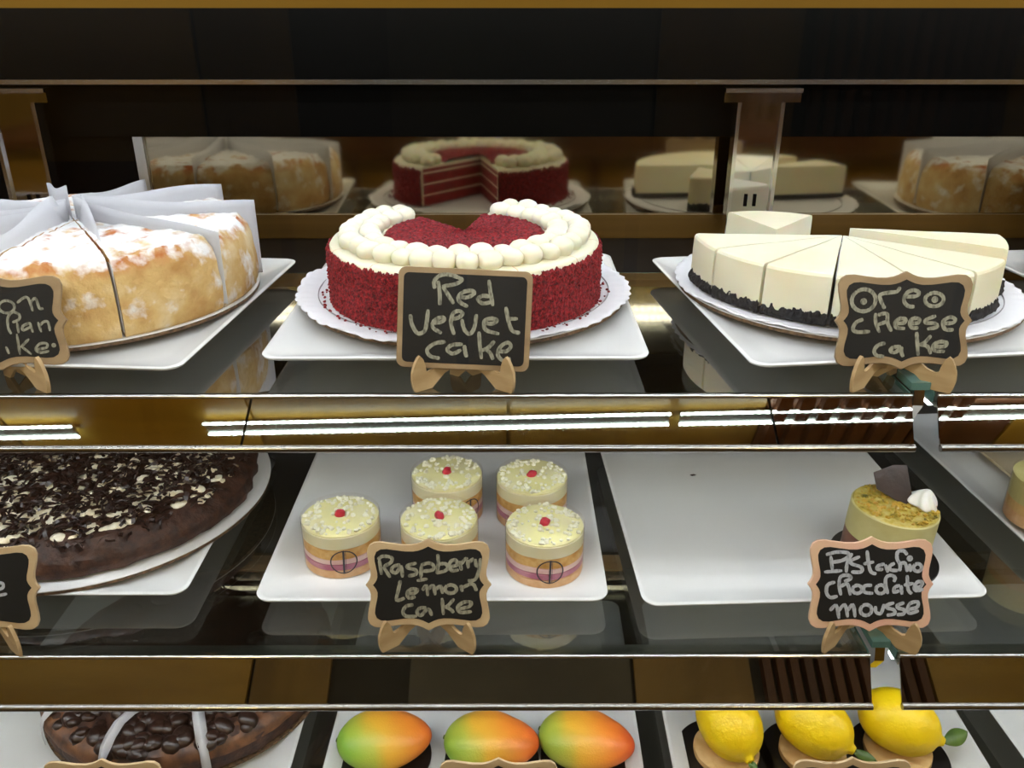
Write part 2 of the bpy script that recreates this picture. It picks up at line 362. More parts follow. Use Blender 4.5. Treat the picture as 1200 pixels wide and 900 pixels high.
for px in (-.5345, .2705):
    p = obj('post', boxv(px-.0225, px+.0225, PY, PY+.012, -.262, -.0945), m_steel, case)
    for s in (-1, 1): obj('post_edge', boxv(px+s*.0235-.002, px+s*.0235+.002, PY-.004, PY+.014, -.262, -.0945), m_lip, p)
    b = obj('top_bracket', boxv(px-.041, px+.041, PY-.006, PY+.02, -.0962, -.0815), m_steel, p)
    obj('bracket_lip', boxv(px-.041, px+.041, PY-.010, PY-.006, -.086, -.0815), m_lip, p)
    for k in range(4):
        for s in (-1, 1):
            z = -.195-.022*k
            obj('post_slot', boxv(px+s*.005-.0018, px+s*.005+.0018, PY-.0012, PY, z-.0135, z), m_black, p)
def shelf(name, x0, x1, yf, zt, label):
    t = thing(name, label, 'shelf', ((x0+x1)/2, yf, zt)); h = (x1-x0)/2; be = R(30)
    g = obj('glass_pane', boxv(-h, h, .004, .906-yf, -.008, 0), m_glass, t)
    obj('rear_edge', boxv(-h, h, .906-yf, .9075-yf, -.008, 0), m_glassedge, t)
    for s in (-1, 1): obj('side_edge', boxv(s*h-.0008, s*h+.0008, .004, .906-yf, -.008, 0), m_glassedge, t)
    L = .0425; n = Vector((0, -math.cos(be), math.sin(be))); d = Vector((0, -math.sin(be), -math.cos(be)))
    def slab(a, b, off, th):
        A = d*a+n*off; B = d*b+n*off; k = -n*th
        V = []
        for x in (-h, h):
            for q in (A, B, B+k, A+k): V.append((x, q.y, q.z))
        return V, [(0, 1, 5, 4), (1, 2, 6, 5), (2, 3, 7, 6), (3, 0, 4, 7), (3, 2, 1, 0), (4, 5, 6, 7)]
    obj('price_rail', slab(.0025, L-.0035, 0, .0015), m_fascia, t)
    def rod(a, r):
        V, F = [], []; c = d*a
        for x in (-h, h):
            for k in range(12):
                q = k*math.tau/12; V.append((x, c.y+r*math.cos(q), c.z+r*math.sin(q)))
        for k in range(12): j = (k+1) % 12; F.append((k, j, 12+j, 12+k))
        F += [tuple(range(12))[::-1], tuple(range(12, 24))]; return V, F
    obj('top_lip', rod(.001, .0017), m_lip, t, True)
    obj('bottom_lip', rod(L-.002, .0029), m_lip2, t, True)
    obj('under_channel', boxv(-h, h, .0, .022, -.0105, -.0085), m_edge, t)
    obj('led_strip', boxv(-h, h, .010, .017, -.0135, -.0105), m_ledshelf, t)
    return t
shelf('glass_shelf', -1.13, .304, .586, Z1, 'top glass shelf left of the rail gap, carrying the red cake')
shelf('glass_shelf', .3235, 1.23, .586, Z1, 'short right end of the top glass shelf, beyond the rail gap')
shelf('glass_shelf', -1.13, .2905, .54, Z2, 'middle glass shelf left of the gap, carrying the small round cakes')
shelf('glass_shelf', .3145, 1.23, .54, Z2, 'short right end of the middle glass shelf, beyond the rail gap')
shelf('glass_shelf', -1.13, .28, .492, Z3, 'lowest glass shelf, left of the gap, carrying the mango desserts')
shelf('glass_shelf', .305, 1.23, .492, Z3, 'lowest glass shelf, right of the gap, under the right lemon dessert')
for z, yf, x, lb in ((Z1, .592, .314, 'grey steel shelf bracket in the gap of the top shelf'), (Z2, .546, .3025, 'grey steel shelf bracket in the gap of the middle shelf'), (Z3, .498, .2925, 'grey steel shelf bracket in the gap of the lowest shelf')):
    t = thing('shelf_bracket', lb, 'bracket', (x, yf, z))
    D = 1.0-yf
    V = [(0, -.0, -.012), (0, .004, .004), (0, .03, .004), (0, .04, -.010), (0, D, -.010), (0, D, -.05), (0, .10, -.034), (0, .01, -.028)]
    n = len(V); V2 = [(-.004, y, q) for _, y, q in V]+[(.004, y, q) for _, y, q in V]
    fixn(obj('arm', (V2, [tuple(range(n)), tuple(range(n, 2*n))[::-1]]+[(i, (i+1) % n, (i+1) % n+n, i+n) for i in range(n)]), m_steel, t))
    obj('shelf_clip', boxv(-.0075, .0075, .002, .028, .0, .006), m_glassedge, t)

# ------------------------------------------------------------------ plates and boards
def plate_mesh(h=.153, hy=None):
    hy = hy or h; k = lambda a, rad, z: rr(h-a, rad, z, 8, hy-a)
    return loft([k(.05, .02, 0), k(.046, .02, .0), k(.04, .02, .004), k(.004, .012, .0145), k(.0005, .0135, .0165), k(0, .014, .0180),
                 k(.002, .0125, .0188), k(.004, .012, .0182), k(.022, .02, .0125), k(.03, .02, .0118), k(.06, .02, .0116)])
PLATE = None
def plate(x, y, z, rz, label, h=.153, hy=None):
    o = fixn(obj('serving_plate', plate_mesh(h, hy), m_porcelain, None, True, (x, y, z+.0003)))
    o.rotation_euler = (0, 0, R(rz)); tag(o, label, 'plate'); return o
plate(-.392, .757, Z1, -4.3, 'white square plate under the sugared cake at upper left')
plate(-.043, .7675, Z1, 0, 'white square plate under the red cake and its doily')
plate(.3207, .767, Z1, 6.4, 'white square plate under the sliced white cheesecake')
plate(.68, .79, Z1, 6, 'white square plate under the sugared cake at the far upper right')
plate(-.432, .748, Z2, 0, 'white square plate under the chocolate shaving pie')
plate(-.067, .737, Z2, 0, 'white square plate holding five small round cakes', .151)
plate(.2565, .7345, Z2, 2.2, 'nearly empty white square plate with one mousse cake', .150)
plate(.628, .80, Z2, 4, 'white square plate with a gold board at the right edge of the middle shelf')
plate(-.362, .70, Z3, 0, 'white square plate under the chocolate chunk cake', .158)
plate(-.0235, .675, Z3, -1, 'white square plate holding three mango desserts', .149)
plate(.3, .672, Z3, -1, 'white square plate holding three lemon desserts', .1475)
plate(.632, .70, Z3, 2, 'white square plate at the lower right corner of the case')
def round_board(x, y, z, r, label, m=m_board, th=.004, name='cake_board', gold=False):
    t = thing(name, label, 'cake board', (x, y, z))
    obj('corrugated_edge', revolve([(0, 0), (r, 0), (r, th-.0008)], 96), m_corr, t)
    obj('top_sheet', revolve([(0, th-.0008), (r+.0004, th-.0008), (r+.0004, th), (0, th)], 96), m, t); return t
def doily(x, y, z, r, label, n=56, fold=.003):
    t = thing('paper_doily', label, 'doily', (x, y, z)); V, F = [(0, 0, 0)], []
    seg = n*6; rings = (.3, .8, .86, .9, .94, .97, 1.)
    for k, q in enumerate(rings):
        for i in range(seg):
            a = math.tau*i/seg; s = abs(math.sin(a*n/2)); rr_ = r*q*(1+(.014*s if q > .96 else 0))
            zz = (fold*noise.noise(Vector((math.cos(a)*3, math.sin(a)*3, q)))*1.6+fold*.9)*max(0, (q-.8)/.2) + .0004*(q > .9)*math.sin(a*n)
            V.append((rr_*math.cos(a), rr_*math.sin(a), zz))
    for i in range(seg): F.append((0, 1+i, 1+(i+1) % seg))
    for k in range(len(rings)-1):
        for i in range(seg):
            j = (i+1) % seg; F.append((1+k*seg+i, 1+k*seg+j, 1+(k+1)*seg+j, 1+(k+1)*seg+i)[::-1])
    for f in range(len(F)): F[f] = tuple(F[f])
    o = fixn(obj('doily_sheet', (V, F), m_doily, t, True))
    s = o.modifiers.new('s', 'SOLIDIFY'); s.thickness = .0004
    # embossed line
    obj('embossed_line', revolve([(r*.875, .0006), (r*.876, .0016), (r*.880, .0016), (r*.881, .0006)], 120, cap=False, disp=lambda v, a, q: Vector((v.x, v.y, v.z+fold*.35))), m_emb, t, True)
    return t
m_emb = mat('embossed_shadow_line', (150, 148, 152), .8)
round_board(-.396, .773, Z1+.0192, .1540, 'round board under the sugared cake at upper left')
round_board(.70, .83, Z1+.0192, .158, 'round board under the sugared cake at the far upper right')
round_board(-.043, .783, Z1+.0192, .152, 'round corrugated board under the red cake')
doily(-.043, .779, Z1+.0236, .155, 'white scalloped paper doily under the red cake')
round_board(.322, .794, Z1+.0192, .157, 'round corrugated board under the white cheesecake')
doily(.322, .7945, Z1+.0236, .158, 'white scalloped paper liner under the white cheesecake', fold=.0015)
round_board(-.425, .762, Z2+.0192, .172, 'round white board under the chocolate shaving pie')
tb = thing('cake_board', 'gold foil board on the plate at the right edge of the middle shelf', 'cake board', (.64, .80, Z2+.0193), R(4))
obj('foil_board', loft([rr(.108, .01, 0), rr(.108, .01, .003)]), m_goldfoil, tb)

# ------------------------------------------------------------------ red velvet cake
random.seed(3)
def nz3(v, s): return noise.noise(Vector(v)*s)
def red_cake():
    t = thing('red_velvet_cake', 'round red crumb coated cake with ivory frosting pearls and one slice missing', 'cake', (-.041, .766, Z1+.0258))
    a0, a1 = R(128), R(438); r = .1235; H = .051
    zs = [0, .0125, .0145, .027, .029, .0415, .0435, H-.003]
    for k in range(7):
        red = k % 2 == 0
        prof = [(0.0001, zs[k]), (r-.004, zs[k]), (r-.004, zs[k+1]), (0.0001, zs[k+1])]
        obj('sponge_layer' if red else 'cream_filling', revolve(prof, 90, a0, a1), m_redspg if red else m_cream, t)
    # frosting over top and side
    prof = [(r-.004, .001), (r-.002, .001), (r-.0018, H-.003), (r-.003, H-.001), (r-.006, H), (r*.8, H+.0005), (r*.5, H+.0005), (.0001, H+.0005), (.0001, H-.003), (r-.004, H-.003)]
    fr = obj('frosting', revolve(prof, 150, a0, a1, disp=lambda v, a, q: v+Vector((0, 0, .0006*nz3(v, 60)))), m_frost, t, True)
    # crumb coat on the side
    NA, NZ = 620, 26; V, F = [], []
    for i in range(NA+1):
        a = a0+(a1-a0)*i/NA
        top = H-.0045+.0035*nz3((math.cos(a)*9, math.sin(a)*9, 1), 3.5)+.002*random.random()
        for k in range(NZ+1):
            z = top*k/NZ
            rad = r+.0006+.0014*nz3((math.cos(a)*r, math.sin(a)*r, z), 230)+random.uniform(-.0005, .0006)
            if k == 0: rad += .001
            if k == NZ: rad = r-.0019
            V.append((rad*math.cos(a), rad*math.sin(a), z))
    for i in range(NA):
        for k in range(NZ): F.append((i*(NZ+1)+k, (i+1)*(NZ+1)+k, (i+1)*(NZ+1)+k+1, i*(NZ+1)+k+1))
    obj('crumb_coating', (V, F), m_redcrumb, t)
    # loose crumbs clinging above and fallen below
    L = []
    for i in range(900):
        a = random.uniform(a0, a1)
        if random.random() < .75:
            z = H*random.random()**.7-.002; q = r+.0012
            if z > H-.006: q = r-.0006
        else: z = .0006; q = r+random.random()**2*.01
        L.append(ico(random.uniform(.0006, .0016), (q*math.cos(a), q*math.sin(a), max(z, .001)), (1, 1, .8), 1, .25))
    tag(obj('loose_crumbs', join(*L), m_redcrumb, t), kind='stuff')
    # red crumb centre
    rt = .074; V, F = [], []; NA, NR = 170, 34
    for i in range(NA+1):
        a = a0+(a1-a0)*i/NA
        for k in range(NR+1):
            q = (rt+.002*nz3((math.cos(a), math.sin(a), 0), 9))*k/NR
            z = H+.0008+(.0042+.0022*nz3((q*math.cos(a), q*math.sin(a), .3), 260)+random.uniform(-.0006, .0006))*(1 if k < NR-1 else (.5 if k < NR else 0))
            V.append((q*math.cos(a), q*math.sin(a), z))
    for i in range(NA):
        for k in range(NR): F.append((i*(NR+1)+k, i*(NR+1)+k+1, (i+1)*(NR+1)+k+1, (i+1)*(NR+1)+k))
    obj('crumb_topping', (V, F), m_redcrumb, t)
    # piped pearls
    prof = [(.0001, 0), (.0080, 0), (.0098, .0025), (.0105, .0058), (.0098, .0090), (.0075, .0118), (.004, .0134), (.0012, .0141), (.0001, .0142)]
    base = None
    for R_, n, off in ((.1035, 30, .0), (.0855, 25, .5)):
        for i in range(n):
            a = a0+R(3.5)+(a1-a0-R(7))*(i+off*.6)/(n-.2)
            if base is None:
                o = base = obj('frosting_pearl', revolve(prof, 20), m_cream, t, True)
            else:
                o = base.copy(); COL.objects.link(o); o.parent = t
            q = R_+random.uniform(-.0012, .0012)
            o.location = (q*math.cos(a), q*math.sin(a), H); s = random.uniform(.93, 1.08)
            o.scale = (s, s, s*random.uniform(.9, 1.06)); o.rotation_euler = (random.uniform(-.12, .12), random.uniform(-.12, .12), random.random()*6)
def _frost():
    m = mat('frosting_with_cut_lines', (250, 242, 214), .45, sss=.2, bump=.2, bscale=40)
    nt = m.node_tree; n = nt.nodes; l = nt.links; b = n['Principled BSDF']
    tc = n.new('ShaderNodeTexCoord'); s = n.new('ShaderNodeSeparateXYZ'); l.new(tc.outputs['Object'], s.inputs[0])
    a = n.new('ShaderNodeMath'); a.operation = 'ARCTAN2'; l.new(s.outputs[1], a.inputs[0]); l.new(s.outputs[0], a.inputs[1])
    k = n.new('ShaderNodeMath'); k.operation = 'MULTIPLY_ADD'; k.inputs[1].default_value = 12/math.tau; k.inputs[2].default_value = 20.23; l.new(a.outputs[0], k.inputs[0])
    f = n.new('ShaderNodeMath'); f.operation = 'FRACT'; l.new(k.outputs[0], f.inputs[0])
    c = n.new('ShaderNodeMath'); c.operation = 'LESS_THAN'; c.inputs[1].default_value = .018; l.new(f.outputs[0], c.inputs[0])
    mx = n.new('ShaderNodeMix'); mx.data_type = 'RGBA'; mx.inputs[6].default_value = srgb((250, 242, 214)); mx.inputs[7].default_value = srgb((232, 196, 160))
    l.new(c.outputs[0], mx.inputs[0]); l.new(mx.outputs[2], b.inputs['Base Color']); return m
m_frost = _frost()
red_cake()

# ------------------------------------------------------------------ sugared cakes (ten slices parted by paper sheets)
def sheet(a, r0, r1, z0, hs, curl, seed, lean=0.):
    """upright radial paper: hs = top height near the centre / at the rim; curl bends the free edge sideways"""
    V, F = [], []; NU, NV = 16, 10; rnd = random.Random(seed); ph = rnd.random()*6
    ca, sa = math.cos(a), math.sin(a)
    for i in range(NU+1):
        u = i/NU; r = r0+(r1-r0)*u; top = hs[0]*(1-u)+hs[1]*u+.002*math.sin(u*7+ph)
        for k in range(NV+1):
            v = k/NV; z = z0+(top-z0)*v; up = max(0, (z-.05)/.05)
            s = lean*up+curl*up**1.6*math.sin(u*2.6+.4)+.0015*math.sin(u*9+ph+v*2)*up
            V.append((r*ca-s*sa, r*sa+s*ca, z-abs(curl)*.3*up**2*u))
    for i in range(NU):
        for k in range(NV): F.append((i*(NV+1)+k, (i+1)*(NV+1)+k, (i+1)*(NV+1)+k+1, i*(NV+1)+k+1))
    return V, F
def sugared_cake(cx, cy, z, start, r, labels, group, params, n=10):
    H = .066
    for i in range(n):
        a0 = start+i*math.tau/n; a1 = a0+math.tau/n; am = (a0+a1)/2
        t = thing('cake_slice', labels[i], 'cake slice', (cx+.0015*math.cos(am), cy+.0015*math.sin(am), z), 0, group)
        prof = [(.0001, 0)]+[(r*k/8, 0) for k in range(1, 8)]
        prof += [(r*.985, 0), (r, .003), (r+.001, .012), (r+.001, .024), (r, .036), (r-.001, .046), (r-.004, .055), (r-.010, .0615)]
        prof += [((r-.012)*(1-k/34), .0635+(H-.0635)*min(1, k/10)) for k in range(0, 34)]
        prof = [p for p in prof if p[0] > 0]+[(.0001, H)]
        g = R(.35)
        def dp(v, a, q):
            e = min(1, q/.03); d = .0016*nz3((v.x+cx, v.y+cy, v.z), 55)+.001*nz3(v, 150)
            if v.z > .058: return v+Vector((0, 0, e*(d*1.2+.0016*abs(nz3(Vector((v.x+cx, v.y+cy, 0)), 120))+.0007*nz3(v, 330))))
            return v*1.0+Vector((math.cos(a)*d*e, math.sin(a)*d*e, 0)) if v.z > .0005 else v
        fixn(obj('sponge', revolve(prof, 44, a0+g, a1-g, disp=dp), m_crust, t, True))
        hs, ext, curl, lean = params[i]
        s = fixn(obj('paper_sheet', sheet(a0, .004, r+ext, .004, hs, curl, i*7+int(cx*100), lean), m_paper, t, True))
        so = s.modifiers.new('s', 'SOLIDIFY'); so.thickness = .0002
# (height centre, rim), overhang, curl, lean for the sheet at each slice's first cut
st = R(-92)
names = ['front, left of the tall crack', 'front, between the two cracks', 'front right, behind the right crack', 'right, half hidden by paper', 'back right', 'back, behind the right papers', 'back, behind the centre', 'back left', 'left', 'front left, behind its chalkboard']
P1 = [((.088, .072), .002, -.006, -.014), ((.090, .056), .000, .016, .003), ((.088, .068), .003, -.008, .0), ((.086, .074), .005, -.002, .0),
      ((.086, .076), .004, .004, 0), ((.086, .073), .002, .003, 0), ((.095, .074), .002, 0, 0), ((.086, .072), .002, .003, 0), ((.084, .074), .003, .003, 0), ((.084, .072), .003, -.003, 0)]
sugared_cake(-.397, .773, Z1+.0235, st, .1525, ['sugar dusted cake slice of the upper left cake, '+x for x in names], 'slices of the upper left sugared cake', P1)
P2 = [((.086, .076), .003, .003*(i % 3-1), 0) for i in range(10)]
sugared_cake(.70, .83, Z1+.0235, R(-80), .1525, ['sugared slice of the far right cake, '+x for x in ('front right of the round', 'right, front of the middle', 'right, behind the middle', 'back right of the round', 'rearmost, right of the centre', 'rearmost, left of the centre, mirrored in the door', 'back left, mirrored in the door', 'leftmost, its paper at the right photo edge', 'left, in front of the leftmost slice', 'nearest the front rail')], 'slices of the far right sugared cake', P2)

# ------------------------------------------------------------------ white cheesecake slices
def cheese_slice(cx, cy, a0, a1, r, label, grp='slices of the white cheesecake', off=.0012):
    H = .044; am = (a0+a1)/2; z = Z1+.0262
    t = thing('cheesecake_slice', label, 'cake slice', (cx+off*math.cos(am), cy+off*math.sin(am), z), 0, grp)
    g = R(.5)
    prof = [(.0001, .006), (r, .006), (r, .010), (r, .030), (r-.0005, H-.003), (r-.0018, H-.0008), (r-.0042, H)]+[(r*k/10, H) for k in range(9, 0, -1)]+[(.0001, H)]
    o = fixn(obj('filling', revolve(prof, 16, a0+g, a1-g, disp=lambda v, a, q: v+Vector((0, 0, .0006*nz3(v, 30) if v.z > .04 else 0))), m_cheese, t))
    bevel(o, .0008, 2)
    def dp(v, a, q):
        if q < r*.9: return v
        d = .0022*nz3(v+Vector((cx, cy, 0)), 190)+random.uniform(-.0008, .001)
        return v+Vector((math.cos(a)*d, math.sin(a)*d, (d*1.2 if v.z > .008 else 0)))
    prof = [(.0001, 0), (r*.5, 0), (r+.0005, 0), (r+.0018, .002), (r+.0022, .004), (r+.0018, .0065), (r+.001, .009), (r-.001, .0105), (r*.97, .0062), (.0001, .0062)]
    fixn(obj('cookie_crust', revolve(prof, 34, a0+g, a1-g, disp=dp), m_cookie, t))
random.seed(5)
CX, CY, CR = .315, .794, .138
for k, (d0, lb) in enumerate(((-184, 'leftmost cheesecake slice, at the left end of the round'), (-160, 'cheesecake slice second from the left'), (-136, 'cheesecake slice just left of the wide centre crack'),
               (-112, 'cheesecake slice just right of the wide centre crack'), (-87, 'cheesecake slice half hidden behind the right of its chalkboard'), (-61.5, 'rightmost cheesecake slice of the front group'))):
    cheese_slice(CX, CY, R(d0), R(d0+(24 if d0 < -120 else 25.2)), CR, lb)
cheese_slice(.331, .8225, R(-35), R(-9.5), .138, 'long cheesecake slice set apart behind the right half')
cheese_slice(.2585, .8160, R(48), R(110), .085, 'short cheesecake slice standing alone behind the left half, tip toward the front')
tt = None

# ------------------------------------------------------------------ chocolate shaving pie
def pie():
    random.seed(11)
    t = thing('chocolate_pie', 'large flat chocolate pie strewn with dark shavings and white cream', 'cake', (-.42, .757, Z2+.0234))
    r = .155; H = .03
    prof = [(.0001, 0), (r*.5, 0), (r*.96, 0), (r, .003), (r+.002, .010), (r, .018), (r-.008, .025)]+[(r-.014-k*(r-.014)/14, H+.0008*math.sin(k)) for k in range(0, 14)]+[(.0001, H)]
    def dp(v, a, q):
        d = .0045*nz3(v, 26)+.0030*nz3(v, 75)
        if v.z < .001: return v
        return v+Vector((math.cos(a)*d, math.sin(a)*d, 0))*(q > r*.8)+Vector((0, 0, d*.8))*(v.z > .02)
    fixn(obj('pie_body', revolve(prof, 200, disp=dp), m_fudge, t, True))
    L = []
    for i in range(420):
        q = (r-.012)*math.sqrt(random.random()); a = random.random()*6.283
        L.append(ico(random.uniform(.0025, .0075), (q*math.cos(a), q*math.sin(a), H+.001-.004*(q > r-.02)), (random.uniform(.7, 1.6), random.uniform(.6, 1.2), .34), 2, .12, Matrix.Rotation(random.random()*3, 3, 'Z')))
    for i in range(26):
        q = r*random.uniform(.5, .88); a = random.uniform(-2.2, .6)
        L.append(ico(random.uniform(.008, .015), (q*math.cos(a), q*math.sin(a), H-.0008-.003*(q > r-.025)), (random.uniform(.8, 1.5), random.uniform(.6, 1.), .2), 3, .05, Matrix.Rotation(random.random()*3, 3, 'Z')))
    tag(obj('cream_patches', join(*L), m_mallow, t, True), kind='stuff')
    L = []
    for i in range(1900):
        q = (r-random.choice((.004, .014, .020)))*math.sqrt(random.random()); a = random.random()*6.283
        ln = random.uniform(.005, .015); wd = random.uniform(.0016, .0045); cu = random.uniform(.1, 1.)*ln*.25; th = .0007; V = []; n = 4
        for k in range(n+1):
            s = k/n-.5
            for yy, zz in ((-.5, 0), (.5, 0), (.5, th), (-.5, th)): V.append((s*ln, yy*wd, zz+cu*(1-4*s*s)))
        F = []
        for k in range(n):
            for e in range(4): F.append((k*4+e, k*4+(e+1) % 4, k*4+4+(e+1) % 4, k*4+4+e))
        F += [(3, 2, 1, 0), (n*4, n*4+1, n*4+2, n*4+3)]
        M = Matrix.Translation((q*math.cos(a), q*math.sin(a), H+random.uniform(.0012, .0048)-.004*(q > r-.02))) @ Matrix.Rotation(random.random()*6.3, 4, 'Z') @ Matrix.Rotation(random.gauss(0, .35), 4, 'Y') @ Matrix.Rotation(random.gauss(0, .5), 4, 'X')
        L.append(xf((V, F), M))
    tag(fixn(obj('chocolate_shavings', join(*L), m_shav, t)), kind='stuff')
pie()

# ------------------------------------------------------------------ small raspberry lemon cakes
def mini_cake(label, group, seed):
    random.seed(seed)
    t = thing('layered_mini_cake', label, 'small cake', (0, 0, 0), 0, group); r = .0355; H = .046
    def layer(name, z0, z1, m, wob=.0012, rr_=r-.0006, sl=.0):
        prof = [(.0001, z0), (rr_-.001, z0), (rr_, z0+.0006), (rr_, z1-.0006), (rr_-.001, z1), (.0001, z1)]
        def dp(v, a, q):
            if q < .01: return v
            return v+Vector((0, 0, (wob*nz3((math.cos(a), math.sin(a), z0*60+seed), 1.4)+sl*math.sin(a+seed)) if .002 < v.z < .042 else 0))
        return obj(name, revolve(prof, 48, disp=dp), m, t, True)
    layer('base_sponge', 0, .0085, m_spongelow)
    layer('berry_mousse', .0085, .0145, m_berry)
    layer('pink_cream', .0145, .0200, m_pink)
    layer('middle_sponge', .0200, .0310, m_sponge, .002)
    layer('cream_topping', .0300, .0425, m_lemoncream, .0008)
    gl = obj('lemon_glaze', revolve([(.0001, .0425), (r-.001, .0425), (r-.0012, .0436), (r-.004, .0442), (.0001, .0444)], 48, disp=lambda v, a, q: v+Vector((0, 0, .0005*nz3(v, 90) if v.z > .043 else 0))), m_lemonglaze, t, True)
    L = []
    for i in range(110):
        a = random.random()*6.283; q = r*(.50+.42*random.random()**.6)
        if random.random() < .15: q = r*.3*random.random()+.006
        L.append(ico(random.uniform(.0012, .0028), (q*math.cos(a), q*math.sin(a), .0450), (1, 1, .85), 1, .18))
    tag(obj('white_crumbs', join(*L), m_crumbw, t, True), kind='stuff')
    obj('raspberry_piece', ico(.0050, (0, 0, .0462), (1, .8, .9), 2, .14), m_rasp, t, True)
    obj('berry_crumb', ico(.0016, (.0052, -.0035, .0450), (1, 1, .8), 1, .1), m_crumbw, t, True)
    # clear film collar, and the printed emblem on it
    c = obj('acetate_collar', revolve([(r, 0), (r, H+.0012)], 64, cap=False), m_film, t, True)
    c.data.polygons.foreach_set('use_smooth', [True]*len(c.data.polygons))
    for f in []: pass
    rc = r+.0004; V, F = [], []
    def put(s, z): # arc length s from the emblem centre at -90 deg
        a = -math.pi/2+s/rc; return (rc*math.cos(a), rc*math.sin(a), z)
    er, ew, ez = .0122, .0012, .0180; n = 40
    for k in range(n):
        a = math.tau*k/n
        V += [put(er*math.cos(a), ez+er*.98*math.sin(a)), put((er-ew)*math.cos(a), ez+(er-ew)*.98*math.sin(a))]
    F = [(2*k, 2*k+1, (2*k+3) % (2*n), (2*k+2) % (2*n)) for k in range(n)]
    b = len(V); V += [put(-.0014, ez-er), put(.0004, ez-er), put(.0012, ez+er), put(-.0006, ez+er)]; F.append((b, b+1, b+2, b+3))
    b = len(V); V += [put(.0013, ez-er*.97), put(.0017, ez-er*.97), put(.0021, ez+er*.96), put(.0017, ez+er*.96)]; F.append((b, b+1, b+2, b+3))
    obj('emblem', (V, F), m_emblem, c)
    return t
for i, (x, y, rz, lb) in enumerate(((-.154, .659, 12, 'small round lemon cake in clear film, at the front left of its plate'),
        (-.0625, .7355, 42, 'small round lemon cake in clear film, at the back left of its plate'), (-.0642, .655, -40, 'small round lemon cake in clear film, front middle behind the chalkboard'),
        (.0215, .7295, 22, 'small round lemon cake in clear film, at the back right of its plate'), (.031, .6445, 6, 'small round lemon cake in clear film, at the front right of its plate'))):
    t = mini_cake(lb, 'small round cakes on one plate', 20+i); t.location = (x, y, Z2+.0122); t.rotation_euler = (0, 0, R(rz))

# green-layered cake at the far right
t = thing('layered_mini_cake', 'small round green layered cake at the right edge of the middle shelf', 'small cake', (.520, .705, Z2+.0226))
for k, (z0, z1, m) in enumerate(((0, .012, m_spongelow), (.012, .022, m_biscuit), (.022, .045, m_pist))):
    obj('cake_layer', revolve([(.0001, z0), (.0358, z0), (.0358, z1), (.0001, z1)], 48), m, t)
obj('acetate_collar', revolve([(.0364, 0), (.0364, .048)], 48, cap=False), m_film, t, True)

# ------------------------------------------------------------------ pistachio mousse cake
def disc(x, y, z, r, label, name='round_cake_card'):
    t = obj(name, revolve([(.0001, 0), (r-.0004, 0), (r, .0004), (r, .0018), (r-.0004, .0022), (.0001, .0022)], 72), m_blackboard, None, False, (x, y, z))
    return tag(t, label, 'cake board')
disc(.3455, .656, Z2+.0124, .047, 'black round card under the pistachio mousse cake')
def mousse():
    random.seed(9)
    t = thing('mousse_cake', 'round pistachio over chocolate mousse cake topped with nuts, chocolate shard and cream', 'small cake', (.345, .658, Z2+.0148))
    t.rotation_euler = (0, R(3.0), 0)
    r = .0375; H = .052
    obj('chocolate_layer', revolve([(.0001, .0), (r-.001, .0), (r, .001), (r, .024), (.0001, .024)], 72), m_mousse, t, True)
    obj('pistachio_layer', revolve([(.0001, .024), (r+.0002, .024), (r+.0002, H-.001), (r-.0008, H), (.0001, H)], 72), m_pist, t, True)
    obj('nut_glaze', revolve([(.0001, H), (r-.001, H), (r-.0018, H+.0012)]+[(r*(1-k/8)-.002, H+.0016) for k in range(1, 8)]+[(.0001, H+.0016)], 72, disp=lambda v, a, q: v+Vector((0, 0, .0006*nz3(v, 160) if v.z > H+.001 else 0))), m_pistglaze, t, True)
    L = []
    for i in range(190):
        a = random.random()*6.283; q = (r-.003)*math.sqrt(random.random())
        L.append(ico(random.uniform(.0010, .0027), (q*math.cos(a), q*math.sin(a), H+.0022), (1.2, .9, .7), 1, .3, Matrix.Rotation(random.random()*6, 3, 'Z')))
    tag(obj('chopped_nuts', join(*L), m_nut, t), kind='stuff')
    # chocolate shard: thin quarter piece standing askew
    pts = [(-.012, .004), (.012, -.005), (.0128, -.0035), (.0035, .024), (-.0045, .0225), (-.0160, .0145)]
    M = Matrix.Translation((.000, .004, H+.0045)) @ Matrix.Rotation(R(-22), 4, 'Z') @ Matrix.Rotation(R(-34), 4, 'X') @ Matrix.Scale(1.35, 4)
    s = fixn(obj('chocolate_shard', xf(extrude(pts, .0016), M), m_choc, t)); bevel(s, .0003, 2)
    # swirled cream
    V, F = [], []; NA, NZ = 72, 16
    for k in range(NZ+1):
        v = k/NZ; z = .0165*v; q = .0148*(1-v)**.62*(1 if v > .08 else .85+1.9*v)
        for i in range(NA):
            a = math.tau*i/NA; s = 1+.13*math.sin(6*a+v*5.5); V.append((q*s*math.cos(a), q*s*math.sin(a), z))
    for k in range(NZ):
        for i in range(NA): j = (i+1) % NA; F.append((k*NA+i, k*NA+j, (k+1)*NA+j, (k+1)*NA+i))
    F.append(tuple(range(NA))[::-1])
    obj('cream_swirl', xf((V, F), Matrix.Translation((.0235, .0005, H+.0015)) @ Matrix.Rotation(R(14), 4, 'Y')), m_whip, t, True)
mousse()
tag(obj('chocolate_crumb', ico(.0016, (0, 0, 0), (2.4, 1, .5), 1, .25), m_choc, None, False, (.1985, .806, Z2+.0128)), 'dark chocolate crumb on the nearly empty white plate', 'crumb')

